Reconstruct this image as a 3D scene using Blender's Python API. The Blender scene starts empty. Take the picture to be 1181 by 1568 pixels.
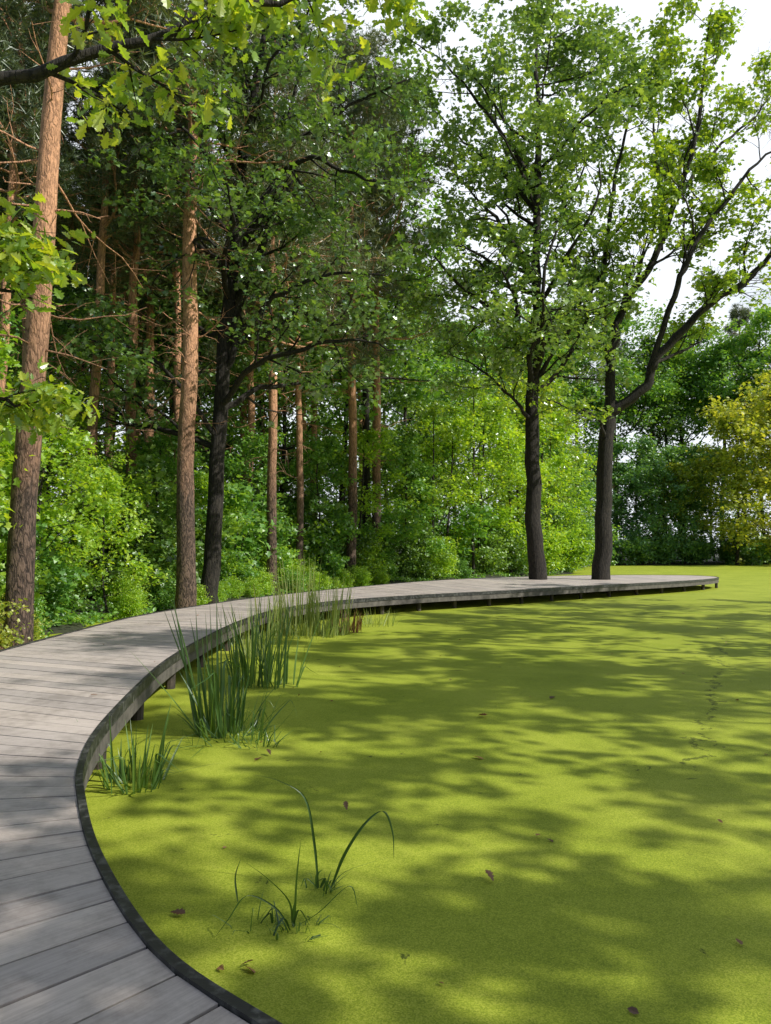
import bpy, math, random
import numpy as np
from mathutils import Vector, noise as mnoise
random.seed(5)
rng=np.random.default_rng(11)
scene=bpy.context.scene
COL=scene.collection
# ---------------------------------------------------------------- helpers
def nrm(v):
    return v/(np.linalg.norm(v)+1e-9)
class MB:
    def __init__(s): s.V=[];s.F=[];s.n=0
    def add(s,verts,faces,mat=0):
        verts=np.asarray(verts,dtype=np.float64).reshape(-1,3)
        faces=np.asarray(faces,dtype=np.int64)
        s.V.append(verts);s.F.append((faces+s.n,mat));s.n+=len(verts)
    def mesh(s,name,mats,smooth_mats=()):
        me=bpy.data.meshes.new(name)
        V=np.concatenate(s.V)
        me.vertices.add(len(V));me.vertices.foreach_set('co',V.astype(np.float32).ravel())
        loops=np.concatenate([f.ravel() for f,m in s.F]);
        tot=np.concatenate([np.full(len(f),f.shape[1]) for f,m in s.F])
        mi=np.concatenate([np.full(len(f),m) for f,m in s.F])
        me.loops.add(len(loops));me.loops.foreach_set('vertex_index',loops.astype(np.int32))
        start=np.concatenate([[0],np.cumsum(tot)[:-1]])
        me.polygons.add(len(tot));me.polygons.foreach_set('loop_start',start.astype(np.int32))
        me.polygons.foreach_set('material_index',mi.astype(np.int32))
        sm=np.isin(mi,list(smooth_mats)) if smooth_mats else np.zeros(len(mi),bool)
        me.polygons.foreach_set('use_smooth',sm)
        for m in mats: me.materials.append(m)
        me.update(calc_edges=True)
        return me
def obj(name,me,loc=(0,0,0),rz=0,sc=1,parent=None):
    o=bpy.data.objects.new(name,me);o.location=loc;o.rotation_euler=(0,0,rz)
    o.scale=(sc,sc,sc) if not hasattr(sc,'__len__') else sc
    COL.objects.link(o)
    if parent: o.parent=parent
    return o
def tube(mb,P,R,sides=6,mat=0,rough=0):
    P=np.asarray(P,float);R=np.asarray(R,float);n=len(P)
    T=np.gradient(P,axis=0);T/=np.linalg.norm(T,axis=1)[:,None]+1e-9
    ref=np.array([1.,0,0]) if abs(T[0][0])<.8 else np.array([0,1.,0])
    a=np.arange(sides)/sides*2*math.pi
    ring=[]
    N=nrm(ref-T[0]*ref.dot(T[0]))
    for i in range(n):
        N=nrm(N-T[i]*N.dot(T[i]));B=np.cross(T[i],N)
        rr=R[i]*(1+(rng.normal(0,rough,sides) if rough else 0))
        ring.append(P[i]+(np.cos(a)*rr)[:,None]*N+(np.sin(a)*rr)[:,None]*B)
    V=np.concatenate(ring)
    i=np.arange(n-1)[:,None]*sides;j=np.arange(sides)[None,:];k=(j+1)%sides
    F=np.stack([i+j,i+k,i+sides+k,i+sides+j],-1).reshape(-1,4)
    mb.add(V,F,mat)
def catmull(P,per=8):
    P=np.asarray(P,float);Q=np.vstack([2*P[0]-P[1],P,2*P[-1]-P[-2]]);out=[]
    for i in range(1,len(Q)-2):
        for t in np.arange(per)/per:
            p0,p1,p2,p3=Q[i-1:i+3]
            out.append(.5*((2*p1)+(-p0+p2)*t+(2*p0-5*p1+4*p2-p3)*t*t+(-p0+3*p1-3*p2+p3)*t**3))
    out.append(P[-1]);return np.array(out)
# leaf templates (x side, y length, z up)
def T_simple():
    V=[(0,0,0),(.30,.3,.07),(.26,.7,.05),(0,1,-.06),(-.26,.7,.05),(-.30,.3,.07)]
    return np.array(V,float),np.array([[0,1,2,3],[0,3,4,5]])
def T_lobed():
    s=[(0,.03),(.14,.13),(.24,.09),(.36,.27),(.46,.15),(.6,.34),(.7,.19),(.84,.24),(.92,.12),(1.0,.04)]
    V=[];n=len(s)
    for y,x in s: V.append((0,y,-.10*y*y))
    for y,x in s: V.append((x,y+.05*(x>.12),.25*x-.1*y*y))
    for y,x in s: V.append((-x,y+.05*(x>.12),.25*x-.1*y*y))
    F=[]
    for i in range(n-1):
        F.append((i,n+i,n+i+1,i+1));F.append((i+1,2*n+i+1,2*n+i,i))
    return np.array(V,float),np.array(F)
def T_star():
    V=[(0,0,0),(.28,.12,.06),(.2,.34,.05),(.46,.5,.1),(.2,.66,.04),(0,1,-.08),(-.2,.66,.04),(-.46,.5,.1),(-.2,.34,.05),(-.28,.12,.06)]
    return np.array(V,float),[np.array([[0,1,2,4],[0,4,6,8]]),np.array([[2,3,4],[4,5,6],[6,7,8],[0,8,9]])]
def T_needles(k=9):
    V=[];F=[]
    r=np.random.default_rng(3)
    for i in range(k):
        a=r.uniform(0,6.28);el=r.uniform(-.3,1.2)
        d=np.array([math.cos(a)*math.cos(el),math.sin(a)*math.cos(el)+.35,math.sin(el)]);d=nrm(d)
        s=nrm(np.cross(d,r.normal(size=3)))*.055
        b=len(V);V+= [s,-s,d];F.append((b,b+1,b+2))
    return np.array(V,float),np.array(F)
TS,TL,TST,TN=T_simple(),T_lobed(),T_star(),T_needles()
def leaves(mb,pos,size,tmpl=TS,mat=1,pitch=(-.35,.45),roll=.55,yaw=None,sj=.25):
    pos=np.asarray(pos);N=len(pos)
    if N==0:return
    yaw=rng.uniform(0,2*math.pi,N) if yaw is None else yaw+rng.normal(0,.7,N)
    pt=rng.normal(pitch[0],pitch[1],N);rl=rng.normal(0,roll,N)
    cy,sy,cp,sp=np.cos(yaw),np.sin(yaw),np.cos(pt),np.sin(pt)
    d=np.stack([cy*cp,sy*cp,sp],1);s0=np.stack([sy,-cy,0*cy],1);u0=np.cross(s0,d)
    s=s0*np.cos(rl)[:,None]+u0*np.sin(rl)[:,None];u=np.cross(s,d)
    sz=size*np.clip(rng.normal(1,sj,N),.45,1.7)
    V0,F0=tmpl;M=np.stack([s,d,u],1)*sz[:,None,None]
    V=np.einsum('mk,nkj->nmj',V0,M)+pos[:,None,:]
    m=len(V0)
    Fl=F0 if isinstance(F0,list) else [F0]
    base=mb.n
    mb.V.append(V.reshape(-1,3));mb.n+=N*m
    for f in Fl:
        FF=(f[None]+(np.arange(N)*m)[:,None,None]).reshape(-1,f.shape[1])
        mb.F.append((FF+base,mat))
class Tree:
    def __init__(s): s.mb=MB();s.anch=[]
    def branch(s,p,d,L,r,lvl,maxl,nch=5,jit=.22,up=.06,ratio=.55,ang=(35,65),tmin=.2):
        n=max(3,min(9,int(L/.7)+2))
        pts=[np.array(p,float)];d=nrm(np.array(d,float))
        J=rng.normal(0,jit,(n,3))
        for i in range(n):
            d=nrm(d+J[i]+np.array([0,0,up]))
            pts.append(pts[-1]+d*L/n)
        pts=np.array(pts);R=np.linspace(r,r*.3,len(pts))
        if not(lvl>=3 and r<.012 and s.mb.n>60000): tube(s.mb,pts if lvl<maxl else pts[[0,len(pts)//2,-1]],R if lvl<maxl else R[[0,len(R)//2,-1]],6 if r>.08 else (4 if r>.03 else 3),0)
        s.dress(pts,R,L,lvl,maxl,nch,jit,up,ratio,ang,tmin)
    def dress(s,pts,R,L,lvl,maxl,nch=5,jit=.22,up=.06,ratio=.55,ang=(35,65),tmin=.2,lenmul=1.):
        n=len(pts)-1
        if lvl>=maxl:
            k=max(2,int(L/.28))
            for t in np.linspace(.25,1,k):
                f=t*n;i=min(int(f),n-1);s.anch.append(pts[i]+(pts[i+1]-pts[i])*(f-i))
            return
        nc=nch[min(lvl,len(nch)-1)] if hasattr(nch,'__len__') else nch
        for c in range(nc):
            t=tmin+(1-tmin)*(c+rng.uniform(0,1))/nc
            f=t*n;i=min(int(f),n-1);p=pts[i]+(pts[i+1]-pts[i])*(f-i)
            T=nrm(pts[i+1]-pts[i]);q=nrm(np.cross(T,rng.normal(size=3)))
            q=nrm(q*np.array([1,1,.75]));a=math.radians(rng.uniform(*ang))
            dd=T*math.cos(a)+q*math.sin(a)
            r0=R[min(i,len(R)-1)]
            s.branch(p,dd,L*lenmul*ratio*rng.uniform(.7,1.25)*(1-.35*t),max(.008,r0*.5),lvl+1,maxl,nch,jit,up,ratio,ang,.2)
        if lvl>0: s.anch.append(pts[-1])
    def limb(s,P,R,nch=7,maxl=2,L=None,**k):
        P=catmull(P,5);R=np.interp(np.linspace(0,1,len(P)),np.linspace(0,1,len(R)),R)
        P[1:-1]+=rng.normal(0,.04,(len(P)-2,3))
        tube(s.mb,P,R,9,0,.03)
        Lr=L or np.linalg.norm(np.diff(P,axis=0),axis=1).sum()*.5
        s.dress(P,R,Lr,0,maxl,nch,**k)
        return P
    def fin(s,name,mats,k=6,spread=.25,size=.15,tmpl=TS,keep=1.,flat=.55,gaps=None,gs=.45,**kw):
        A=np.array(s.anch)
        if gaps is not None:
            q=np.array([mnoise.noise(Vector((a[0]*gs,a[1]*gs,a[2]*gs*1.5))) for a in A]);A=A[q>gaps]
        if keep<1:A=A[rng.uniform(size=len(A))<keep]
        c=np.repeat(A,k,0);c=c+rng.normal(0,spread,c.shape)*np.array([1,1,flat])
        leaves(s.mb,c,size,tmpl,1,**kw)
        me=s.mb.mesh(name,mats,(0,));print(name,'anch',len(A),'polys',len(me.polygons));return me
# ---------------------------------------------------------------- materials
def newmat(n):
    m=bpy.data.materials.new(n);m.use_nodes=True;nt=m.node_tree
    for x in list(nt.nodes): nt.nodes.remove(x)
    return m,nt
def ramp(nt,fac,stops,interp='LINEAR'):
    r=nt.nodes.new('ShaderNodeValToRGB');e=r.color_ramp.elements;r.color_ramp.interpolation=interp
    while len(e)<len(stops): e.new(.5)
    for i,(p,c) in enumerate(stops):
        e[i].position=p;e[i].color=(*c,1) if len(c)==3 else c
    nt.links.new(fac,r.inputs[0]);return r.outputs[0]
def math_(nt,op,a,b=None,c=None):
    n=nt.nodes.new('ShaderNodeMath');n.operation=op
    for i,x in enumerate((a,b,c)):
        if x is None: continue
        if isinstance(x,(int,float)): n.inputs[i].default_value=x
        else: nt.links.new(x,n.inputs[i])
    return n.outputs[0]
def mixc(nt,f,a,b,bt='MIX'):
    n=nt.nodes.new('ShaderNodeMix');n.data_type='RGBA';n.blend_type=bt
    for i,x in ((0,f),(6,a),(7,b)):
        if isinstance(x,(int,float)): n.inputs[i].default_value=x
        elif isinstance(x,tuple): n.inputs[i].default_value=(*x,1)
        else: nt.links.new(x,n.inputs[i])
    return n.outputs[2]
def noise(nt,vec,scale,detail=4,rough=.55,dist=0):
    n=nt.nodes.new('ShaderNodeTexNoise');n.inputs['Scale'].default_value=scale
    n.inputs['Detail'].default_value=detail;n.inputs['Roughness'].default_value=rough;n.inputs['Distortion'].default_value=dist
    if vec is not None: nt.links.new(vec,n.inputs['Vector'])
    return n.outputs['Fac']
def coords(nt,which='Object',scale=None):
    t=nt.nodes.new('ShaderNodeTexCoord');o=t.outputs[which]
    if scale:
        m=nt.nodes.new('ShaderNodeMapping');m.inputs['Scale'].default_value=scale;nt.links.new(o,m.inputs[0]);o=m.outputs[0]
    return o
def leafmat(name,c0,c1,c2,tr=.38,gl=.05,grough=.42,trmul=1.5):
    m,nt=newmat(name);L=nt.links
    g=nt.nodes.new('ShaderNodeNewGeometry');oi=nt.nodes.new('ShaderNodeObjectInfo')
    f=math_(nt,'ADD',math_(nt,'MULTIPLY',g.outputs['Random Per Island'],.8),math_(nt,'MULTIPLY',math_(nt,'SUBTRACT',oi.outputs['Random'],.25),.4))
    col=ramp(nt,f,[(0.0,c0),(.5,c1),(1.,c2)])
    p=nt.nodes.new('ShaderNodeBsdfDiffuse');L.new(col,p.inputs[0])
    t=nt.nodes.new('ShaderNodeBsdfTranslucent')
    tc=mixc(nt,1.,col,(trmul*1.3,trmul*1.15,trmul*.35),'MULTIPLY');L.new(tc,t.inputs[0])
    mx=nt.nodes.new('ShaderNodeMixShader');mx.inputs[0].default_value=tr
    L.new(p.outputs[0],mx.inputs[1]);L.new(t.outputs[0],mx.inputs[2])
    gg=nt.nodes.new('ShaderNodeBsdfGlossy');gg.inputs['Roughness'].default_value=grough;gg.inputs['Color'].default_value=(.95,1,.97,1)
    m2=nt.nodes.new('ShaderNodeMixShader');m2.inputs[0].default_value=gl
    L.new(mx.outputs[0],m2.inputs[1]);L.new(gg.outputs[0],m2.inputs[2])
    o=nt.nodes.new('ShaderNodeOutputMaterial');L.new(m2.outputs[0],o.inputs[0]);return m
def barkmat(name,lo,hi,up=None,z0=5,z1=9,scale=(9,9,2.2),bs=.9):
    m,nt=newmat(name);L=nt.links
    v=coords(nt,'Object',scale)
    nn=nt.nodes.new('ShaderNodeTexNoise');nn.inputs['Scale'].default_value=.9;nn.inputs['Detail'].default_value=3;L.new(v,nn.inputs['Vector'])
    va=nt.nodes.new('ShaderNodeVectorMath');va.operation='MULTIPLY_ADD';L.new(nn.outputs['Color'],va.inputs[0]);va.inputs[1].default_value=(2.6,2.6,2.6);L.new(v,va.inputs[2])
    vo=nt.nodes.new('ShaderNodeTexVoronoi');vo.feature='DISTANCE_TO_EDGE';vo.inputs['Scale'].default_value=1.1;L.new(va.outputs[0],vo.inputs['Vector'])
    n=noise(nt,v,2.2,6,.75)
    h=math_(nt,'ADD',math_(nt,'MINIMUM',math_(nt,'MULTIPLY',vo.outputs['Distance'],1.6),.35),math_(nt,'MULTIPLY',n,.85))
    col=ramp(nt,h,[(.38,lo),(.85,hi)])
    if up:
        g=coords(nt);sx=nt.nodes.new('ShaderNodeSeparateXYZ');L.new(g,sx.inputs[0])
        f=nt.nodes.new('ShaderNodeMapRange');f.inputs[1].default_value=z0;f.inputs[2].default_value=z1;f.clamp=True
        L.new(math_(nt,'ADD',sx.outputs[2],math_(nt,'MULTIPLY',noise(nt,v,.5,3),5)),f.inputs[0])
        c2=ramp(nt,h,[(.35,tuple(x*.35 for x in up)),(.6,tuple(x*.8 for x in up)),(.9,up)])
        col=mixc(nt,f.outputs[0],col,c2)
    p=nt.nodes.new('ShaderNodeBsdfPrincipled');L.new(col,p.inputs['Base Color']);p.inputs['Roughness'].default_value=.9
    b=nt.nodes.new('ShaderNodeBump');b.inputs['Strength'].default_value=bs;b.inputs['Distance'].default_value=.05;L.new(h,b.inputs['Height']);L.new(b.outputs[0],p.inputs['Normal'])
    o=nt.nodes.new('ShaderNodeOutputMaterial');L.new(p.outputs[0],o.inputs[0]);return m
M_oakbark=barkmat('oak_bark',(.006,.005,.004),(.045,.037,.028),scale=(11,11,1.8))
M_pinebark=barkmat('pine_bark',(.016,.011,.008),(.18,.12,.088),(.74,.39,.215),6,12,(9,9,2.8),.9)
M_oak=leafmat('oak_leaf',(.07,.15,.03),(.13,.25,.05),(.29,.43,.09),.36,.16,.33)
M_oaky=leafmat('oak_leaf_light',(.12,.22,.025),(.21,.35,.04),(.44,.50,.06),.5,.09,.35)
M_dark=leafmat('forest_leaf',(.05,.12,.026),(.11,.22,.04),(.26,.41,.07),.4,.07)
M_mid=leafmat('maple_leaf',(.07,.18,.033),(.14,.31,.055),(.30,.48,.09),.42,.06)
M_bright=leafmat('hazel_leaf',(.15,.29,.025),(.27,.45,.045),(.46,.60,.07),.5,.05)
M_teal=leafmat('alder_leaf',(.05,.14,.045),(.11,.26,.075),(.23,.40,.11),.35,.08)
M_yel=leafmat('willow_leaf',(.17,.26,.04),(.32,.39,.06),(.55,.55,.12),.45,.05)
M_pine=leafmat('pine_needles',(.06,.095,.04),(.12,.165,.07),(.23,.25,.12),.2,.07)
M_reed=leafmat('reed_blade',(.04,.10,.02),(.08,.17,.03),(.17,.28,.055),.32,.07)
M_reedp=leafmat('reed_pale',(.13,.21,.045),(.22,.31,.08),(.36,.40,.15),.35,.05)
M_brown=leafmat('dry_leaf',(.07,.03,.015),(.20,.09,.04),(.38,.2,.09),.2,.05,.5,1.)
def deckmat():
    m,nt=newmat('deck_boards');L=nt.links
    uv=nt.nodes.new('ShaderNodeUVMap');uv.uv_map='UVMap'
    at=nt.nodes.new('ShaderNodeNewGeometry')
    mp=nt.nodes.new('ShaderNodeMapping');mp.inputs['Scale'].default_value=(60,1.6,1);L.new(uv.outputs[0],mp.inputs[0])
    off=nt.nodes.new('ShaderNodeCombineXYZ');L.new(math_(nt,'MULTIPLY',at.outputs['Random Per Island'],50.),off.inputs[1]);L.new(off.outputs[0],mp.inputs['Location'])
    n=noise(nt,mp.outputs[0],1.,5,.6,.6)
    o=coords(nt);big=noise(nt,o,1.3,4,.6);fine=noise(nt,o,9,5,.7)
    col=ramp(nt,n,[(.3,(.42,.365,.33)),(.7,(.58,.515,.47))])
    isl=ramp(nt,at.outputs['Random Per Island'],[(0,(.80,.80,.82)),(1,(1.06,1.04,1.02))])
    col=mixc(nt,1.,col,isl,'MULTIPLY')
    st=ramp(nt,math_(nt,'MULTIPLY',math_(nt,'ADD',big,fine),.5),[(.38,(.64,.63,.62)),(.54,(1,1,1))])
    col=mixc(nt,.85,col,st,'MULTIPLY')
    p=nt.nodes.new('ShaderNodeBsdfPrincipled');L.new(col,p.inputs['Base Color']);p.inputs['Roughness'].default_value=.6
    b=nt.nodes.new('ShaderNodeBump');b.inputs['Strength'].default_value=.35;b.inputs['Distance'].default_value=.004
    L.new(n,b.inputs['Height']);L.new(b.outputs[0],p.inputs['Normal'])
    oo=nt.nodes.new('ShaderNodeOutputMaterial');L.new(p.outputs[0],oo.inputs[0]);return m
def plain(name,a,b,sc=6,rough=.7,bump=.3,det=6,dist=.02,lo=.35,hi=.65):
    m,nt=newmat(name);L=nt.links
    n=noise(nt,coords(nt),sc,det,.65)
    col=ramp(nt,n,[(lo,a),(hi,b)])
    p=nt.nodes.new('ShaderNodeBsdfPrincipled');L.new(col,p.inputs['Base Color']);p.inputs['Roughness'].default_value=rough
    bb=nt.nodes.new('ShaderNodeBump');bb.inputs['Strength'].default_value=bump;bb.inputs['Distance'].default_value=dist
    L.new(n,bb.inputs['Height']);L.new(bb.outputs[0],p.inputs['Normal'])
    o=nt.nodes.new('ShaderNodeOutputMaterial');L.new(p.outputs[0],o.inputs[0]);return m
M_deck=deckmat()
M_rim=plain('rim_black',(.016,.016,.016),(.14,.14,.13),14,.5,.4,6,.01,.48,.75)
M_fascia=plain('fascia_timber',(.06,.054,.047),(.14,.125,.11),5,.8)
M_post=plain('post_timber',(.03,.026,.022),(.09,.07,.055),7,.85)
M_ground=plain('forest_floor',(.012,.018,.008),(.05,.055,.025),1.2,.95,.6,8,.08)
def watermat():
    m,nt=newmat('duckweed_water');L=nt.links
    o=coords(nt)
    vo=nt.nodes.new('ShaderNodeTexVoronoi');vo.inputs['Scale'].default_value=150;L.new(o,vo.inputs['Vector'])
    sp=nt.nodes.new('ShaderNodeSeparateColor');L.new(vo.outputs['Color'],sp.inputs[0])
    n1=noise(nt,o,.5,6,.62,.5);n2=noise(nt,o,9,6,.65);n3=noise(nt,o,1.9,10,.72,.5);n4=noise(nt,o,34,4,.7)
    f=math_(nt,'ADD',math_(nt,'MULTIPLY',sp.outputs[0],.34),math_(nt,'MULTIPLY',n1,.55))
    f=math_(nt,'ADD',f,math_(nt,'MULTIPLY',n2,.18))
    col=ramp(nt,f,[(.28,(.145,.20,.015)),(.52,(.275,.335,.027)),(.8,(.44,.47,.07))])
    gaps=ramp(nt,math_(nt,'ADD',math_(nt,'MULTIPLY',n2,.6),math_(nt,'MULTIPLY',n4,.4)),[(.57,(0,0,0)),(.66,(1,1,1))])
    hole=ramp(nt,n3,[(.645,(0,0,0)),(.67,(1,1,1))])
    s=nt.nodes.new('ShaderNodeSeparateXYZ');L.new(o,s.inputs[0])
    x,y=s.outputs[0],s.outputs[1]
    d=math_(nt,'SUBTRACT',math_(nt,'MULTIPLY',math_(nt,'SUBTRACT',x,3.3),.905),math_(nt,'MULTIPLY',math_(nt,'SUBTRACT',y,8.),.426))
    d=math_(nt,'ADD',d,math_(nt,'MULTIPLY',math_(nt,'SUBTRACT',noise(nt,o,.8,7,.7),.5),1.6))
    d=math_(nt,'ABSOLUTE',d)
    al=math_(nt,'MULTIPLY',math_(nt,'GREATER_THAN',y,7.6),math_(nt,'LESS_THAN',y,19.))
    thr=math_(nt,'MULTIPLY',math_(nt,'SUBTRACT',noise(nt,o,5,6,.75),.45),.42)
    ck=math_(nt,'MULTIPLY',math_(nt,'LESS_THAN',d,thr),al)
    dk=math_(nt,'MINIMUM',math_(nt,'ADD',math_(nt,'ADD',hole,math_(nt,'MULTIPLY',gaps,.4)),math_(nt,'MULTIPLY',ck,.8)),1.)
    col=mixc(nt,math_(nt,'MULTIPLY',dk,.82),col,(.02,.035,.008))
    p=nt.nodes.new('ShaderNodeBsdfPrincipled');L.new(col,p.inputs['Base Color'])
    p.inputs['Roughness'].default_value=.7;p.inputs['Specular IOR Level'].default_value=.15
    b=nt.nodes.new('ShaderNodeBump');b.inputs['Strength'].default_value=.4;b.inputs['Distance'].default_value=.004
    L.new(sp.outputs[0],b.inputs['Height']);L.new(b.outputs[0],p.inputs['Normal'])
    oo=nt.nodes.new('ShaderNodeOutputMaterial');L.new(p.outputs[0],oo.inputs[0]);return m
M_water=watermat()
# ---------------------------------------------------------------- ground + pond
POND=np.array([(-9.5,6),(-8.2,12),(-8.6,18),(-8.6,23),(-7.5,28),(-4.5,36),(0,46),(8,56),(16,66),(20,82),(27,98),(60,106),(95,92),(85,25),(60,-25),(0,-30),(-10,-12)],float)
def sdist(X,Y):
    P=np.stack([X,Y],-1);dm=np.full(X.shape,1e9);ins=np.zeros(X.shape,bool);n=len(POND)
    for i in range(n):
        a=POND[i];b=POND[(i+1)%n];e=b-a
        t=np.clip(((P-a)@e)/(e@e),0,1);q=a+t[...,None]*e
        dm=np.minimum(dm,np.linalg.norm(P-q,axis=-1))
        c=((a[1]>Y)!=(b[1]>Y));xx=(b[0]-a[0])*(Y-a[1])/(b[1]-a[1]+1e-12)+a[0]
        ins^=(c&(X<xx))
    return np.where(ins,-dm,dm)
def gz(X,Y):
    s=sdist(X,Y);w=.5*np.sin(X*.9+1.3*np.sin(Y*.7))+.5*np.sin(Y*1.1+X*.3)
    s=s+.5*w
    return np.where(s>0,.08+np.minimum(.32,.16*s)+.05*w+.004*np.maximum(0,s-20),-np.minimum(.9,.3*-s)-.0)
def gz1(x,y): return float(gz(np.array([x]),np.array([y]))[0])
xs=np.concatenate([np.linspace(-600,-45,14),np.arange(-40,40,.8),np.arange(40,130,3),np.linspace(140,600,12)])
ys=np.concatenate([np.linspace(-600,-40,12),np.arange(-36,70,.8),np.arange(70,150,3),np.linspace(160,800,14)])
GX,GY=np.meshgrid(xs,ys);GZ=gz(GX,GY)
mb=MB();nx,ny=len(xs),len(ys);i=np.arange(ny-1)[:,None]*nx;j=np.arange(nx-1)[None]
mb.add(np.stack([GX,GY,GZ],-1).reshape(-1,3),np.stack([i+j,i+j+1,i+nx+j+1,i+nx+j],-1).reshape(-1,4),0)
obj('ground',mb.mesh('ground',[M_ground],(0,)))
mb=MB();mb.add([(-11,-31,0),(97,-31,0),(97,108,0),(-11,108,0)],[[0,1,2,3]]);obj('pond_water',mb.mesh('pond_water',[M_water]))
# ---------------------------------------------------------------- boardwalk
IN=[(6,.3),(3.4,.9),(1.2,1.65),(-.05,2.38),(-.46,2.67),(-.973,3.17),(-1.557,4.094),(-2.0,5.0),(-2.3,5.75),(-2.62,7.0),(-2.98,9.288),(-3.2,11.2),(-3.3,13.6),(-3.26,17.2),(-2.84,20.4),(-1.5,23.6),(1.35,26.7),(4.72,29.4),(8.65,32.9),(13.4,36.8),(16.5,39.7),(18.4,42.2),(19.0,43.9)]
OUT=[(2,-5.5),(.3,-4),(-1.2,-2.2),(-2.3,-.7),(-2.7,-.1),(-3.3,.8),(-4.2,2.5),(-4.9,4.5),(-5.35,6.2),(-5.75,8.3),(-6.0,10.6),(-6.05,12.4),(-6.05,14.8),(-5.95,17.9),(-5.3,21.4),(-3.9,26),(-1.2,32),(2.2,38),(6.2,42.5),(11.5,45.6),(15.5,46.6),(18.3,46.0),(19.0,44.6)]
ci,co=catmull(IN,40),catmull(OUT,40)
w=.65;pm=ci*w+co*(1-w)
s=np.concatenate([[0],np.cumsum(np.linalg.norm(np.diff(pm,axis=0),axis=1))])
pitch=.32;NB=int(s[-1]/pitch);sb=np.linspace(0,s[-1],NB+1)
def at(c,q): return np.array([np.interp(q,s,c[:,0]),np.interp(q,s,c[:,1])]).T
DZ=.58
A=at(ci,sb);B=at(co,sb)
V=[];F=[];UV=[]
for b in range(NB):
    a0,a1,b0,b1=A[b],A[b+1],B[b],B[b+1]
    ga=(a1-a0);gb=(b1-b0);g=.016
    la,lb=np.linalg.norm(ga)+1e-6,np.linalg.norm(gb)+1e-6
    a0_,a1_=a0+ga/la*min(g/2,la*.3),a1-ga/la*min(g/2,la*.3)
    b0_,b1_=b0+gb/lb*min(g/2,lb*.3),b1-gb/lb*min(g/2,lb*.3)
    z=DZ+random.uniform(-.002,.002)
    k=len(V)
    for zz in (z,z-.035):
        for q in (a0_,a1_,b1_,b0_): V.append((q[0],q[1],zz))
    F+= [(k,k+1,k+2,k+3),(k+7,k+6,k+5,k+4),(k,k+4,k+5,k+1),(k+1,k+5,k+6,k+2),(k+2,k+6,k+7,k+3),(k+3,k+7,k+4,k)]
    ll=np.linalg.norm(b0-a0)
    u=[(0,0),(la,0),(lb,ll),(0,ll)]
    for f in F[-6:]:
        UV+=[u[(t-k)%4] for t in f]
mb=MB();mb.add(V,F);me=mb.mesh('planks',[M_deck])
uvl=me.uv_layers.new(name='UVMap');uvl.data.foreach_set('uv',np.array(UV,dtype=np.float32).ravel())
board=bpy.data.objects.new('wooden_boardwalk',None);COL.objects.link(board)
obj('planks',me,parent=board)
def sweep(mb,C,off0,off1,z0,z1,mat=0):
    T=np.gradient(C,axis=0);T/=np.linalg.norm(T,axis=1)[:,None]+1e-9
    N=np.stack([T[:,1],-T[:,0]],1)
    a=C+N*off0;b=C+N*off1;n=len(C)
    z=lambda h:np.full((n,1),h)
    V=np.stack([np.hstack([a,z(z0)]),np.hstack([b,z(z0)]),np.hstack([b,z(z1)]),np.hstack([a,z(z1)])],1).reshape(-1,3)
    i=np.arange(n-1)[:,None]*4;j=np.arange(4)[None];k=(j+1)%4
    F=np.stack([i+j,i+k,i+4+k,i+4+j],-1).reshape(-1,4)
    mb.add(V,F,mat);mb.add(V[[0,1,2,3]],[[0,1,2,3]],mat);mb.add(V[-4:],[[0,1,2,3]],mat)
sd=np.linspace(0,s[-1],420);CI=at(ci,sd);CO=at(co,sd)
mb=MB();sweep(mb,CI,.003,.052,DZ-.10,DZ+.018);sweep(mb,CO,-.003,-.058,DZ-.10,DZ+.018)
sweep(mb,np.array([CI[-1]+[.0,-.02],(CI[-1]+CO[-1])/2,CO[-1]]),.003,.058,DZ-.10,DZ+.017)
obj('edge_rim',mb.mesh('edge_rim',[M_rim]),parent=board)
mb=MB();sweep(mb,CI,-.03,.035,DZ-.27,DZ-.104);sweep(mb,CO,.03,-.035,DZ-.27,DZ-.104)
sweep(mb,CI*.7+CO*.3,-.05,.05,DZ-.22,DZ-.04);sweep(mb,CI*.3+CO*.7,-.05,.05,DZ-.22,DZ-.04)
obj('fascia_beams',mb.mesh('fascia_beams',[M_fascia]),parent=board)
mb=MB()
spq=np.arange(1.,s[-1],2.15);PI=at(ci,spq);PO=at(co,spq)
for a,b in zip(PI,PO):
    for t in (.05,.5,.95):
        q=a+(b-a)*t;h=[(q[0],q[1],-1.),(q[0],q[1],-.2),(q[0]+.01,q[1],DZ-.2)]
        tube(mb,h,[.085,.08,.08],10,0,.02)
    d=nrm(b-a);n=np.array([-d[1],d[0]])*.05
    a2=a+d*.06;b2=b-d*.06
    V=[];
    for zz in (DZ-.20,DZ-.05):
        for q in (a2-n,a2+n,b2+n,b2-n): V.append((q[0],q[1],zz))
    mb.add(V,[(3,2,1,0),(4,5,6,7),(0,1,5,4),(1,2,6,5),(2,3,7,6),(3,0,4,7)])
obj('support_posts',mb.mesh('support_posts',[M_post]),parent=board)
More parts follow.
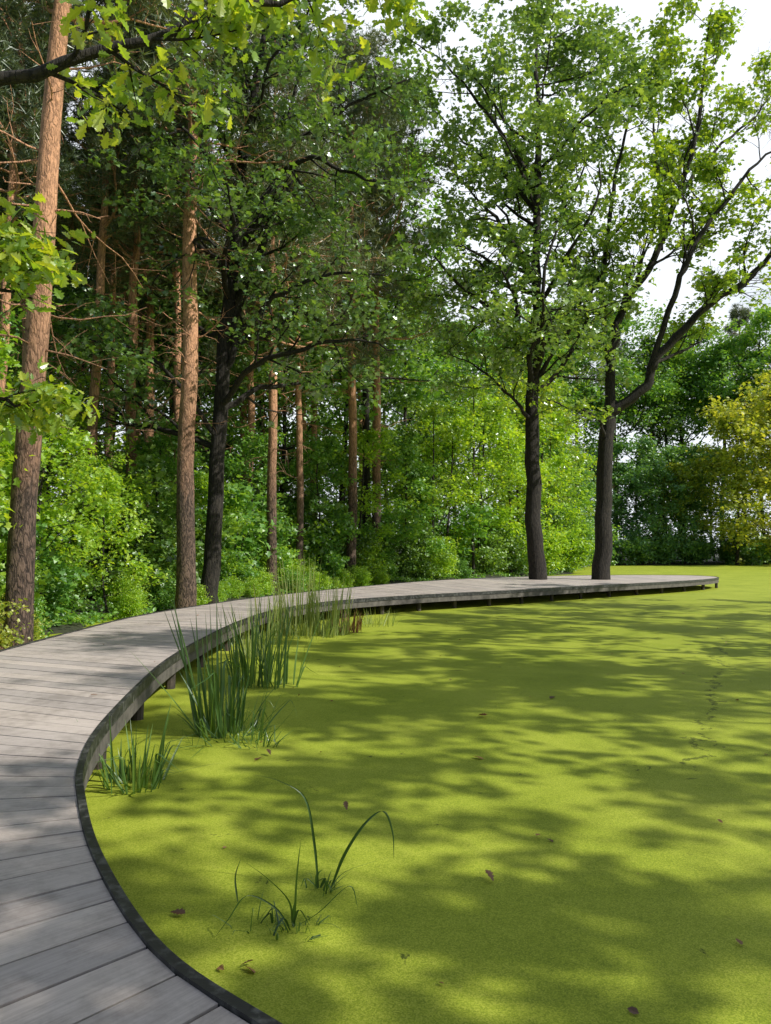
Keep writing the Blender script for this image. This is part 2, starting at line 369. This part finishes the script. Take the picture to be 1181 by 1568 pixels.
# ---------------------------------------------------------------- deck oaks
t=Tree()
trunk=[(0,0,-1),(-.02,0,.3),(-.24,0,4.3),(-.24,.1,9.8),(0,.2,13.9),(.1,.1,18.4),(.24,0,23.6),(.17,.1,28),(0,0,31)]
t.limb(trunk,[.6,.47,.40,.35,.29,.23,.17,.1,.03],nch=(28,7,4),maxl=3,L=14.5,tmin=.36,ang=(48,88),up=.035,jit=.18)
for P,R in [([(-.24,0,8.5),(-1.5,-.6,9.8),(-3.2,-1,11.2),(-5,-1,12)],[.12,.08,.05,.02]),([(0,0,13),(-2.2,.5,14.3),(-4.6,0,15.3),(-6.3,-.6,15.2)],[.15,.1,.06,.02]),
  ([(0,0,16),(-1.9,-.5,19),(-3.1,-.8,20.1),(-4.8,-1,22)],[.15,.1,.06,.02]),([(.1,0,11),(1.5,-.8,13.2),(2.8,-1,15.3),(3.8,-1,17.5)],[.14,.1,.06,.02]),
  ([(0,0,20),(-2,1,23),(-4,1.5,25),(-5.5,1,26.5)],[.13,.09,.05,.02]),([(0,0,21.5),(-2.5,-.5,25),(-5,-1,27.5),(-7,-1,29)],[.13,.09,.05,.02]),([(0,0,18),(1.8,1,20.5),(3,1.2,23),(3.6,1,26)],[.12,.08,.05,.02])]:
    t.limb(P,R,nch=(8,5,4),maxl=2,L=5.5,jit=.18)
me=t.fin('oak_l',[M_oakbark,M_oak],k=10,spread=.28,size=.28,tmpl=TST,keep=.97,gaps=-.16,gs=.5,pitch=(-.3,.4))
obj('oak_tree',me,(8.05,40,.35))
t=Tree()
t.limb([(0,0,-1),(.02,0,.3),(.24,0,4.3),(.48,0,8.1),(.69,0,9.7)],[.62,.5,.42,.39,.32],nch=0)
def big(P,R,L,n=12):
    t.limb(P,R,L=L,nch=(n,7,4),maxl=3,up=.09,ang=(28,62),jit=.17,tmin=.25)
big([(.6,0,9.2),(.9,.2,12.6),(1.6,.3,15),(3.2,.3,17.5),(4.4,0,20.8),(5.3,-.3,23.6),(5.75,-.4,27),(6.3,-.4,31)],[.29,.23,.2,.18,.15,.12,.08,.03],8.5,13)
big([(.5,0,8.9),(2.3,-.6,10.3),(2.8,-.8,11.7),(4.5,-1.2,13.6),(5.9,-1.4,14.8),(7.3,-1.6,15.7),(9.1,-2,17.7),(11,-2.3,19)],[.27,.25,.22,.2,.17,.14,.1,.04],8,13)
big([(.75,0,11),(.6,.8,13.9),(.75,1.3,16.7),(1.45,1.6,21.8),(2.3,2,25.3),(3.2,2,28.7)],[.18,.16,.14,.11,.08,.03],7.5,12)
big([(2.5,-.7,11.2),(3.4,-1.4,14.3),(4.2,-1.9,16.7),(5.4,-2,18.7),(7.4,-2,21.2),(9.4,-2,23)],[.17,.15,.14,.11,.08,.03],7.5,12)
big([(4.4,0,20.6),(6.3,.7,23.2),(9.1,1.5,25.8),(11,2,28)],[.12,.09,.06,.02],6.5,9)
big([(3.6,.3,18),(4,1.5,22),(4.1,2.5,26),(4.4,3,30)],[.12,.1,.06,.02],6.5,9)
t.limb([(.3,0,7.5),(-.2,-1,8.4),(-1.2,-1.4,8.95),(-2.5,-1.8,9.2),(-4.2,-2,9.6)],[.1,.075,.06,.045,.015],L=2.8,nch=(7,4))
me=t.fin('oak_r',[M_oakbark,M_oaky],k=6,spread=.26,size=.27,tmpl=TST,keep=.75,gaps=-.12,gs=.5,pitch=(-.3,.4))
obj('oak_tree',me,(11.3,40,.35))
# dark forest-edge oak
t=Tree()
t.limb([(0,0,-.3),(.02,0,.3),(.3,0,6.6),(.65,0,11.2),(1,0,16),(1.6,0,20),(2,0,25)],[.42,.34,.28,.25,.2,.14,.04],nch=(20,6,4),maxl=3,L=11,tmin=.3,ang=(45,85),up=.04)
for P,R in [([(.35,0,7.3),(1.8,-1.5,8.4),(3.4,-2.6,8.7),(5.4,-3,9.0),(7,-3.2,8.6)],[.12,.1,.08,.05,.02]),
  ([(.8,0,12.5),(2.4,-1,15.3),(4,-2,15.8),(5.8,-2.6,14.8),(7.5,-3,14.5)],[.14,.11,.08,.05,.02]),
  ([(.6,0,10.5),(2,.2,14),(2.6,.1,17.5),(3.4,0,21)],[.16,.13,.09,.03]),([(.9,0,15),(3,.2,17.5),(5.2,.1,19),(7.4,0,20)],[.14,.1,.06,.03]),
  ([(.5,0,9.5),(2.4,-.5,11.2),(4.6,-1,12),(6.6,-1.4,11.8)],[.12,.09,.06,.02]),
  ([(.3,0,6),(-1,-1.2,8),(-2.4,-2,9),(-4,-2,9.3)],[.1,.08,.05,.02])]:
    t.limb(P,R,nch=(10,6,4),L=5)
me=t.fin('oak_edge',[M_oakbark,M_oak],k=9,spread=.25,size=.22,tmpl=TST,pitch=(-.3,.4),gaps=-.1,gs=.55)
obj('oak_tree',me,(-6.6,28.5,.3))
# near overhanging oak (trunk just outside the frame on the left)
t=Tree()
t.limb([(0,0,-.3),(0,0,.3),(.1,0,3),(.2,.1,6),(.1,.2,10),(0,0,14)],[.34,.28,.24,.2,.14,.05],nch=(9,6),maxl=2,L=5,tmin=.62)
t.limb([(.1,0,4.6),(2.2,.9,6.5),(3.9,1.3,7.0),(5.4,1.5,7.65),(6.6,1.7,8.2),(7.8,1.8,8.5)],[.11,.09,.07,.05,.035,.015],nch=(11,8),maxl=2,L=2.1,tmin=.42)
t.limb([(.1,0,3.6),(1.6,1.4,4.7),(3.0,1.9,5.1),(3.9,2.1,4.9)],[.07,.05,.035,.012],nch=(10,9),maxl=2,L=2.1,tmin=.3)
t.limb([(.1,0,3.0),(1.8,1.9,3.6),(3.0,2.6,3.9),(3.6,2.8,3.7)],[.06,.045,.03,.012],nch=(9,8),maxl=2,L=1.8,tmin=.3)
me=t.fin('oak_near',[M_oakbark,M_oaky],k=5,spread=.11,size=.16,tmpl=TL,pitch=(-.5,.4))
obj('oak_tree',me,(-8.0,6.6,.2))
# ---------------------------------------------------------------- generic trees
def decid(name,H,cb,rad,mats,nl=18,size=.28,k=9,spread=.4,r0=.25,lean=0,tm=TST,nch=5,keep=1,gaps=-.22):
    t=Tree()
    P=[(0,0,-.4)]+[(lean*q*H+rng.normal(0,.12),rng.normal(0,.12),q*H) for q in (.02,.25,.5,.75,.95)]
    P=catmull(P,5);R=np.interp(np.linspace(0,1,len(P)),[0,.1,1],[r0*1.25,r0,.03])
    tube(t.mb,P,R,8,0,.03)
    for i in range(nl):
        q=(i+rng.uniform(0,1))/nl;z=cb+(H*.93-cb)*q
        f=z/(H*.95)*(len(P)-6)+5;f=min(max(f,0),len(P)-1.01);ii=int(f);p=P[ii]+(P[ii+1]-P[ii])*(f-ii)
        prof=math.sin(math.pi*min(1,(.22+.72*q)))**.7
        az=i*2.4+rng.uniform(-.4,.4);el=.15+.75*q
        L=rad*prof*rng.uniform(.65,1.3)
        t.branch(p,(math.cos(az)*math.cos(el),math.sin(az)*math.cos(el),math.sin(el)),L,max(.02,r0*.32*(1-.6*q)),1,3,nch=nch,ratio=.5,jit=.15,up=.04)
    return t.fin(name,mats,k=k,spread=spread,size=size,tmpl=tm,keep=keep,gaps=gaps)
def shrub(name,H,mats,stems=7,size=.16,k=8,spread=.22,tm=TS,wide=.5,nch=6):
    t=Tree()
    for i in range(stems):
        az=rng.uniform(0,6.28);el=rng.uniform(.75,1.45)
        d=(math.cos(az)*math.cos(el)*wide*2,math.sin(az)*math.cos(el)*wide*2,math.sin(el))
        t.branch((rng.normal(0,.2),rng.normal(0,.2),-.2),d,H*rng.uniform(.5,1.15),.035,0,2,nch=nch,ratio=.5,jit=.1,up=.03,tmin=.08)
    return t.fin(name,mats,k=k,spread=spread,size=size,tmpl=tm)
def pine(name,H,cb,r0,ndead=16,leanx=0,crown=1.,wob=.05,wide=1.):
    t=Tree()
    zz=np.linspace(-.03,1,14)
    P=np.stack([leanx*zz*H+rng.normal(0,wob,14),rng.normal(0,wob,14),zz*H],1);P[0,:2]=P[1,:2]
    Pc=catmull(P,3);R=np.interp(np.linspace(0,1,len(Pc)),[0,.06,.5,1],[r0*1.3,r0,r0*.72,.03])
    tube(t.mb,Pc,R,12,0,.035)
    def tp(z):
        f=(z/H+.03)/1.03*(len(Pc)-1);i=min(int(f),len(Pc)-2);return Pc[i]+(Pc[i+1]-Pc[i])*(f-i)
    for i in range(ndead):
        z=rng.uniform(.22*H,cb+1);a=rng.uniform(0,6.28)
        L=rng.uniform(.5,3.6);d=(math.cos(a),math.sin(a),rng.uniform(-.25,.25))
        save=len(t.anch);t.branch(tp(z),d,L,.03,1,2,nch=4,ratio=.45,jit=.2,up=-.02);del t.anch[save:]
    nb=int(44*crown)
    for i in range(nb):
        q=(i+rng.uniform(0,1))/nb;z=cb+(H-cb)*q;a=i*2.4+rng.uniform(-.5,.5)
        L=(3.7-2.6*q)*rng.uniform(.5,1.25)*wide
        t.branch(tp(z),(math.cos(a),math.sin(a),.1+.6*q),L,.05*(1.2-q),1,3,nch=5,ratio=.48,jit=.2,up=.08)
    A=np.array(t.anch);kk=2 if wide==1 else 3;c=np.repeat(A,kk,0)+rng.normal(0,.14*wide,(len(A)*kk,3))
    leaves(t.mb,c,.30,TN,1,pitch=(.2,.5),roll=.8)
    me=t.mb.mesh(name,[M_pinebark,M_pine],(0,));print(name,len(A),len(me.polygons));return me
D=[decid('dec_a',20,4.5,5.5,[M_oakbark,M_dark]),decid('dec_b',17,3,5,[M_oakbark,M_mid],size=.26),decid('dec_c',22,7,5,[M_oakbark,M_mid])]
Y_=[decid('young_a',10,1.5,3.2,[M_oakbark,M_bright],nl=16,size=.2,k=6,spread=.26,r0=.1),decid('young_b',8,1,2.8,[M_oakbark,M_mid],nl=15,size=.19,k=7,spread=.25,r0=.08)]
MP=decid('maple_y',6,.8,2.4,[M_oakbark,M_bright],nl=16,size=.19,k=5,spread=.2,r0=.06,nch=4)
YY=[decid('young_y',13,3,3.6,[M_oakbark,M_oaky],nl=13,size=.22,k=4,spread=.3,r0=.13)]
TE=decid('alder',14,.8,5.2,[M_oakbark,M_teal],nl=20,size=.34,k=8,spread=.4,r0=.2)
WI=decid('willow',17,.8,6,[M_oakbark,M_yel],nl=20,size=.36,k=7,spread=.5,r0=.22)
SH=[shrub('shrub_a',3.4,[M_oakbark,M_mid],size=.2,tm=TST),shrub('shrub_b',2.6,[M_oakbark,M_bright],size=.15),shrub('shrub_c',3.2,[M_oakbark,M_dark],size=.19,tm=TST),]
ST=shrub('shrub_t',4,[M_oakbark,M_teal],size=.28,spread=.35)
SP=shrub('spindle',1.3,[M_oakbark,M_yel],size=.07,spread=.1,k=6,tm=TST)
SR=shrub('redtwig',1.2,[M_oakbark,M_brown],size=.08,spread=.12,k=3)
PN=[pine('pine_a',25,14,.24),pine('pine_b',23,12.5,.2,leanx=.03),pine('pine_c',27,15.5,.27,ndead=22)]
PW=pine('pine_wide',27,12,.25,wide=1.75,crown=1.1)
P1=pine('pine_lean',24,13.5,.27,ndead=16,leanx=.05)
obj('pine_tree',P1,(-7.45,15.3,gz1(-7.45,15.3)))
P2=pine('pine_edge',26,15,.33,ndead=34,leanx=.012)
obj('pine_tree',P2,(-6.9,26,.25),1.0)
def put(name,me,x,y,sc=1.,rz=None,zs=None):
    rz=rng.uniform(0,6.28) if rz is None else rz
    obj(name,me,(x,y,max(gz1(x,y),0)-.03),rz,(sc,sc,sc*(zs or 1)))
put('pine_tree',PW,-5.4,35.8,1.,.4);put('pine_tree',PW,-1.9,43.3,1.15,2.4)
for (x,y,m,sc,rz) in [(-15.5,42,1,1.1,0),(-14.6,43,1,1.05,.3),(-13.4,40,1,1.0,-.3),(-7.2,40,0,1,1.),(-5.2,47,0,1.05,2),(-4.6,48.5,2,1.,3.),(-11.3,36,2,.95,.5),(-10.1,30,0,.95,4.),(-18,34,0,1.05,2.1),(-21,41,2,1,.3),(-19.2,48,1,1.05,.1),(-9,55,0,1.05,2),(-2,60,0,.95,1),(-12.8,24.5,1,1,.1),(-15.2,27,0,1,5),(-24,52,0,1.1,2.2),(-17,60,2,1,2.2),
   (-.6,48,2,1.15,.7),(-9.2,34,1,1.05,2.5),(-8.4,44,1,1.1,1.4),(-12.2,33,1,1.,5.5),(-14,30,1,1.,3.3),(-10.9,27.5,1,1.05,.2),(-4.4,39.5,1,1.,4.4)]:
    put('pine_tree',PN[m],x,y,sc,rz)
for (x,y,m,sc) in [(-14,35,1,.8),(-18,40,0,.95),(-11,44,2,.95),(-8,50,1,1.15),(-15,52,0,1.1),(-22,46,2,1.05),(-26,36,0,1),(-21,29,1,.9),(-3,54,0,1.25),(-9,62,2,1.25),(-18,64,0,1.3),(-27,60,1,1.3),(1.5,62,0,1.15),(-1.2,50.5,2,1.45),(-34,50,1,1.2),(-13,20,1,.6),(-17,17,0,.7),(-22,20,2,.8),(-10.5,38,0,.85),(-6,44.5,1,.9),(-10,76,2,1.4),(0,80,0,1.3),(-22,82,0,1.5),(-36,72,2,1.5)]:
    put('broadleaf_tree',D[m],x,y,sc)
for i in range(17):   # understorey closing the view into the wood
    x=-38+i*2.7+rng.uniform(-.8,.8);put('understorey_tree',Y_[i%2] if i%3 else D[1],x,60+rng.uniform(-3,6)+max(0,x)*1.2,(1.15 if i%3 else .6))
for (x,y,m,sc) in [(4.5,53.5,0,1.1),(7.2,57,0,1.25),(1.2,50,1,1.1),(-1.5,45,0,.9),(9.8,59.5,0,1.15),(-3.6,42,1,.95),(12.5,64,0,1.3),(3,60,1,1.5),(8,66,0,1.5),(-6.5,37.5,1,.9),(15,70,0,1.4),(17.5,75,1,1.5),(-9.2,30.5,1,.8),(-12,27,0,.8),(-10.6,21,0,.55),(-10.2,16.5,1,.6),(-14,23,1,.9),(-7.6,33,0,.5),(-10,26,0,.5)]:
    put('young_tree',Y_[m],x,y,sc)
for (x,y,sc) in [(-9.2,14.2,.8),(-10.4,17.6,1.05),(-9.3,20.6,.8),(-10.8,13.2,1.1),(-8.9,24,.7)]:
    put('maple_sapling',MP,x,y,sc)
for (x,y,sc) in [(-7.5,13.4,1.),(-8.3,14.4,.8),(-8.6,16.,1),(-8.2,17.4,.8)]: put('spindle_bush',SP,x,y,sc)
for (x,y,sc) in [(-7.0,13.1,.8),(-7.9,12.9,.9)]: put('red_leaved_bush',SR,x,y,sc)
for (x,y,sc) in [(6.3,55,1.1),(10.8,62.5,1.2),(14,68,1.3),(3.2,52,.9),(18,80,1.4),(19.5,86,1.3),(12,72,1.5)]:
    put('young_oak_tree',YY[0],x,y,sc)
for i in range(36):
    x=4+i*3.1+rng.uniform(-1,1);y=(113 if x>24 else 92+ (x*.6))+rng.uniform(0,18)
    me=random.choice([D[0],D[1],D[2],D[1],D[2],PN[0]]);h={D[0]:20,D[1]:17,D[2]:22,PN[0]:25,PN[2]:27}[me]
    put('pine_tree' if me in PN else 'broadleaf_tree',me,x,y,min(2.,(.315*y+rng.uniform(-2.5,2.5))/h))
for (x,y,sc) in [(27,103,1.),(31,107,1.1),(35,105.5,.95),(39,108,1.15),(43,108.5,1.),(23.5,97,.8),(47,109,1.1),(22,92,.7)]:
    put('alder_tree',TE,x,y,sc)
for (x,y,sc) in [(46.5,100,1.2),(49.5,96,1.35),(54,98,1.45),(41.5,106,.8)]:
    put('willow_tree',WI,x,y,sc)
def alongbank(i0,i1,step,off):
    P=POND[i0:i1+1];out=[]
    for a,b in zip(P[:-1],P[1:]):
        L=np.linalg.norm(b-a);n=max(1,int(L/step));d=(b-a)/L;nn=np.array([-d[1],d[0]])
        for q in range(n):
            p=a+(b-a)*((q+rng.uniform(0,1))/n)+nn*(off+rng.uniform(-.5,1.2));out.append(p)
    return out
for p in alongbank(0,10,1.8,.9):
    m=random.choice([0,0,1,1,2]);put('bank_shrub',SH[m],p[0],p[1],rng.uniform(.4,1.0)*(1 if p[1]<60 else 1.5))
for p in alongbank(1,6,1.1,-.1):
    put('bank_shrub',SH[random.choice([0,1,1])],p[0],p[1],rng.uniform(.22,.42))
for p in alongbank(1,8,2.6,3.2):
    m=random.choice([0,2,2,1]);put('bank_shrub',SH[m],p[0],p[1],rng.uniform(.8,1.6))
for p in alongbank(9,12,3.,1.):
    put('bank_shrub',ST,p[0],p[1],rng.uniform(.8,1.4))
# trees of the right-hand side of the pond (outside the frame)
SHD=[decid('shade_a',19,6,6.5,[M_oakbark,M_oak],nl=15,size=.26,k=13,spread=.25,r0=.14,nch=4,keep=.9,gaps=-.06),decid('shade_b',16,5,6,[M_oakbark,M_oak],nl=13,size=.26,k=13,spread=.25,r0=.13,nch=4,keep=.9,gaps=-.06)]
for (x,y,m,sc) in [(14.2,-.8,1,1),(15.5,6,0,1.),(17.5,11.5,1,1.15),(21.5,17,0,1.),(23,4,0,1.1),(24,25,1,1.1),(10.8,-3.,1,.85)]:
    obj('oak_tree',SHD[m],(x,y,-.4),rng.uniform(0,6.28),sc)
# undergrowth
mb=MB();n=90000
X=rng.uniform(-32,20,n);Yq=rng.uniform(2,75,n);sdv=sdist(X,Yq);ok=(sdv>-.2)&(sdv<22)&(rng.uniform(size=n)<np.exp(-sdv/9));X,Yq=X[ok],Yq[ok]
Zg=gz(X,Yq);hh=np.abs(rng.normal(0,.35,len(X)))*(.5+.5*np.sin(X*.8)*np.sin(Yq*.6+1))+.03
k=5;c=np.repeat(np.stack([X,Yq,np.maximum(Zg,0)+hh],1),k,0)+rng.normal(0,.1,(len(X)*k,3))*np.array([1,1,.4])
leaves(mb,c,.13,TS,0,pitch=(.1,.5));obj('undergrowth',mb.mesh('undergrowth',[M_mid]))
# ---------------------------------------------------------------- reeds
def ribbon(mb,P,w,tw=None,mat=0):
    P=catmull(P,5);n=len(P);T=np.gradient(P,axis=0)
    a=rng.uniform(0,6.28) if tw is None else tw
    S=np.array([math.cos(a),math.sin(a),0]);u=np.linspace(0,1,n)
    ww=w*np.clip(1.05-u**2.2,.04,1)*np.clip(.5+u*3,0,1)
    a=P+S*ww[:,None]/2;b=P-S*ww[:,None]/2
    Nn=np.cross(T,S);Nn/=np.linalg.norm(Nn,axis=1)[:,None]+1e-9;m=P+Nn*ww[:,None]*.18
    V=np.stack([a,m,b],1).reshape(-1,3);i=np.arange(n-1)[:,None]*3;j=np.array([[0,1]])
    mb.add(V,np.stack([i+j,i+j+1,i+j+4,i+j+3],-1).reshape(-1,4),mat)
def blades(mb,cx,cy,rad,n,h,w,lean=.25,broken=.25,mat=0,hj=.3):
    for _ in range(n):
        a=rng.uniform(0,6.28);r=rad*math.sqrt(rng.uniform());x,y=cx+r*math.cos(a),cy+r*math.sin(a)
        L=h*rng.uniform(1-hj*1.6,1+hj*.3);az=a+rng.normal(0,.7);th=abs(rng.normal(0,lean));cur=rng.uniform(0,.5)*lean*2
        p=np.array([x,y,-.05]);P=[p];br=rng.uniform()<broken;bf=rng.integers(3,6)
        for i in range(6):
            th+=cur/6+(1.7*rng.uniform(.6,1.2) if br and i==bf else 0)
            p=p+np.array([math.cos(az)*math.sin(th),math.sin(az)*math.sin(th),math.cos(th)])*L/6;p[2]=max(p[2],.01);P.append(p)
        ribbon(mb,P,w*rng.uniform(.6,1.2),mat=mat)
def clump(name,lst,mats):
    mb=MB()
    for a in lst: blades(mb,*a[0],**a[1])
    obj(name,mb.mesh(name,mats))
clump('cattail_clump',[((-1.98,9.15,.28,54,1.55,.038),dict(lean=.18,broken=.22,hj=.46)),((-1.85,9.0,.48,80,.7,.02),dict(lean=.65,broken=.5))],[M_reed])
clump('cattail_clump',[((-2.34,7.15,.26,70,.78,.026),dict(lean=.38,broken=.4,hj=.46))],[M_reed])
clump('cattail_clump',[((-2.15,12.3,.4,58,1.5,.036),dict(lean=.18,broken=.2,hj=.45)),((-1.7,12.2,.3,34,1.35,.034),dict(lean=.22,broken=.2,hj=.45))],[M_reed])
clump('cattail_clump',[((-1.4,8.6,.22,34,.4,.015),dict(lean=.6,broken=.4))],[M_reed])
clump('reed_clump',[((-2.3,19.6,.6,130,1.95,.03),dict(lean=.13,broken=.08,hj=.48)),((-1.5,19.7,.55,100,1.7,.03),dict(lean=.16,broken=.1,hj=.48)),((-1.9,19.3,.9,150,.6,.03),dict(lean=.3,mat=0)),((-2.75,17.6,.3,50,1.4,.03),dict(lean=.14,hj=.45)),((-1.0,20.3,.4,60,.8,.035),dict(lean=.3,mat=1)),((-.3,21.9,.6,60,.6,.024),dict(lean=.4,mat=0)),((-2.7,15.4,.35,45,1.2,.03),dict(lean=.18,hj=.4))],[M_reedp,M_brown])
mb=MB();S=.0039;bx,by=-.53,4.53
def loc(px,py,dy=0,b=(455,1425),o=(bx,by),k=S): return (o[0]+(px-b[0])*k,o[1]+dy,max(.004,(b[1]-py)*k))
for pts,w in [([(452,1425,0),(447,1385,-.02),(415,1348,-.05),(382,1318,-.1)],.012),([(455,1425,0),(457,1360,.02),(463,1300,.03)],.016),
  ([(447,1425,0),(425,1392,-.03),(388,1368,-.1),(362,1400,-.12),(343,1470,-.14)],.015),([(458,1425,0),(490,1408,.03),(536,1372,.06),(549,1408,.08)],.015),
  ([(450,1430,-.05),(440,1405,-.06),(428,1438,-.1),(436,1455,-.1)],.018),([(455,1425,0),(452,1408,0),(456,1384,0)],.022),([(452,1425,0),(462,1400,0),(478,1425,0)],.016),
  ([(365,1400,.1),(360,1365,.12),(368,1338,.13)],.011),([(455,1425,0),(505,1420,.0),(528,1445,-.05)],.008)]:
    ribbon(mb,[loc(*p) for p in pts],w,rng.uniform(-.6,.6))
b2=(490,1370);o2=(-.43,5.03);k2=.00433
for pts,w in [([(489,1370,0),(482,1300,0),(468,1237,0),(430,1212,.0),(388,1205,.05)],.017),([(508,1370,0),(528,1320,0),(558,1275,.0),(586,1258,.02),(600,1290,.03),(602,1330,.04)],.024),
  ([(486,1370,0),(487,1350,0),(495,1342,0)],.022),([(492,1372,0),(498,1355,0),(484,1362,0)],.022),([(505,1372,-.05),(530,1345,0),(600,1332,.1)],.008),([(488,1370,0),(470,1355,0),(462,1370,0)],.012)]:
    ribbon(mb,[loc(*p,b=b2,o=o2,k=k2) for p in pts],w,rng.uniform(-.3,.3))
blades(mb,-.53,4.5,.16,22,.17,.012,lean=.6,broken=.6);blades(mb,-.42,5.0,.1,14,.15,.013,lean=.5,broken=.5);blades(mb,-.78,4.55,.1,6,.3,.008,lean=.6,broken=.6)
obj('sedge_plant',mb.mesh('sedge_plant',[M_reed]))
# fallen leaves
mb=MB()
pos=[(-1.26,8.1,.17),(1.23,10.05,.15),(.9,8.1,.12),(2.48,11.3,.13),(.705,5.11,.1),(-1.28,4.71,.10),(-.28,6.43,.08),(-.79,4.08,.08),(-.74,4.1,.08),(-.83,4.05,.07),(1.21,5.87,.07),(1.96,4.38,.06),(1.2,5.9,.06),(-1.2,8.12,.1),(1.25,10.1,.12)]
for x,y,sz in pos:
    leaves(mb,np.array([[x+rng.normal(0,.02),y+rng.normal(0,.02),.02]]),sz,TL,0,pitch=(.15,.3),roll=.3,sj=.05)
n=120;c=np.stack([rng.uniform(-2,14,n),rng.uniform(3.5,26,n),np.full(n,.012)],1);leaves(mb,c,.045,TS,0,pitch=(.1,.2),roll=.3)
n=26;tt=rng.uniform(0,.6,n)*s[-1];a=at(ci,tt);b=at(co,tt);q=rng.uniform(.03,.97,n)[:,None];c=np.hstack([a+(b-a)*q,np.full((n,1),DZ+.012)]);leaves(mb,c,.05,TL,0,pitch=(.08,.1),roll=.2)
obj('fallen_leaves',mb.mesh('fallen_leaves',[M_brown]))
# ---------------------------------------------------------------- light
EL=math.radians(42);d=np.array([.92,-.38]);d/=np.linalg.norm(d)
to=np.array([d[0]*math.cos(EL),d[1]*math.cos(EL),math.sin(EL)])
sun=bpy.data.lights.new('sun','SUN');sun.energy=5.0;sun.angle=math.radians(.53);sun.color=(1,.96,.88)
so=bpy.data.objects.new('sun',sun);so.rotation_euler=Vector(to).to_track_quat('Z','Y').to_euler();COL.objects.link(so)
wd=bpy.data.worlds.new('World');scene.world=wd;wd.use_nodes=True;nt=wd.node_tree
for x in list(nt.nodes): nt.nodes.remove(x)
sk=nt.nodes.new('ShaderNodeTexSky');sk.sky_type='NISHITA';sk.sun_disc=False;sk.sun_elevation=EL;sk.sun_rotation=math.atan2(d[0],d[1]);sk.dust_density=1.
tc=nt.nodes.new('ShaderNodeTexCoord');mp=nt.nodes.new('ShaderNodeMapping');mp.inputs['Scale'].default_value=(1,1,1.6);nt.links.new(tc.outputs['Generated'],mp.inputs[0])
cn=noise(nt,mp.outputs[0],2.6,6,.5,.2)
sx=nt.nodes.new('ShaderNodeSeparateXYZ');nt.links.new(tc.outputs['Generated'],sx.inputs[0])
cn=math_(nt,'ADD',cn,math_(nt,'MULTIPLY',sx.outputs[1],.3))
f=ramp(nt,cn,[(.46,(0,0,0)),(.58,(.6,.6,.6)),(.70,(1,1,1))])
mx=mixc(nt,f,sk.outputs[0],(10.8,11.4,12.2))
bg=nt.nodes.new('ShaderNodeBackground');bg.inputs[1].default_value=.10;nt.links.new(mx,bg.inputs[0])
wo=nt.nodes.new('ShaderNodeOutputWorld');nt.links.new(bg.outputs[0],wo.inputs[0])
# ---------------------------------------------------------------- camera
cam=bpy.data.cameras.new('camera');cam.sensor_fit='VERTICAL';cam.sensor_height=36;cam.lens=36*1162/1568;cam.clip_end=2000;cam.clip_start=.05
c=bpy.data.objects.new('camera',cam);c.location=(0,0,2.2);c.rotation_euler=(math.radians(92.76),0,0);COL.objects.link(c);scene.camera=c
scene.view_settings.view_transform='Standard';scene.view_settings.look='None';scene.view_settings.exposure=0
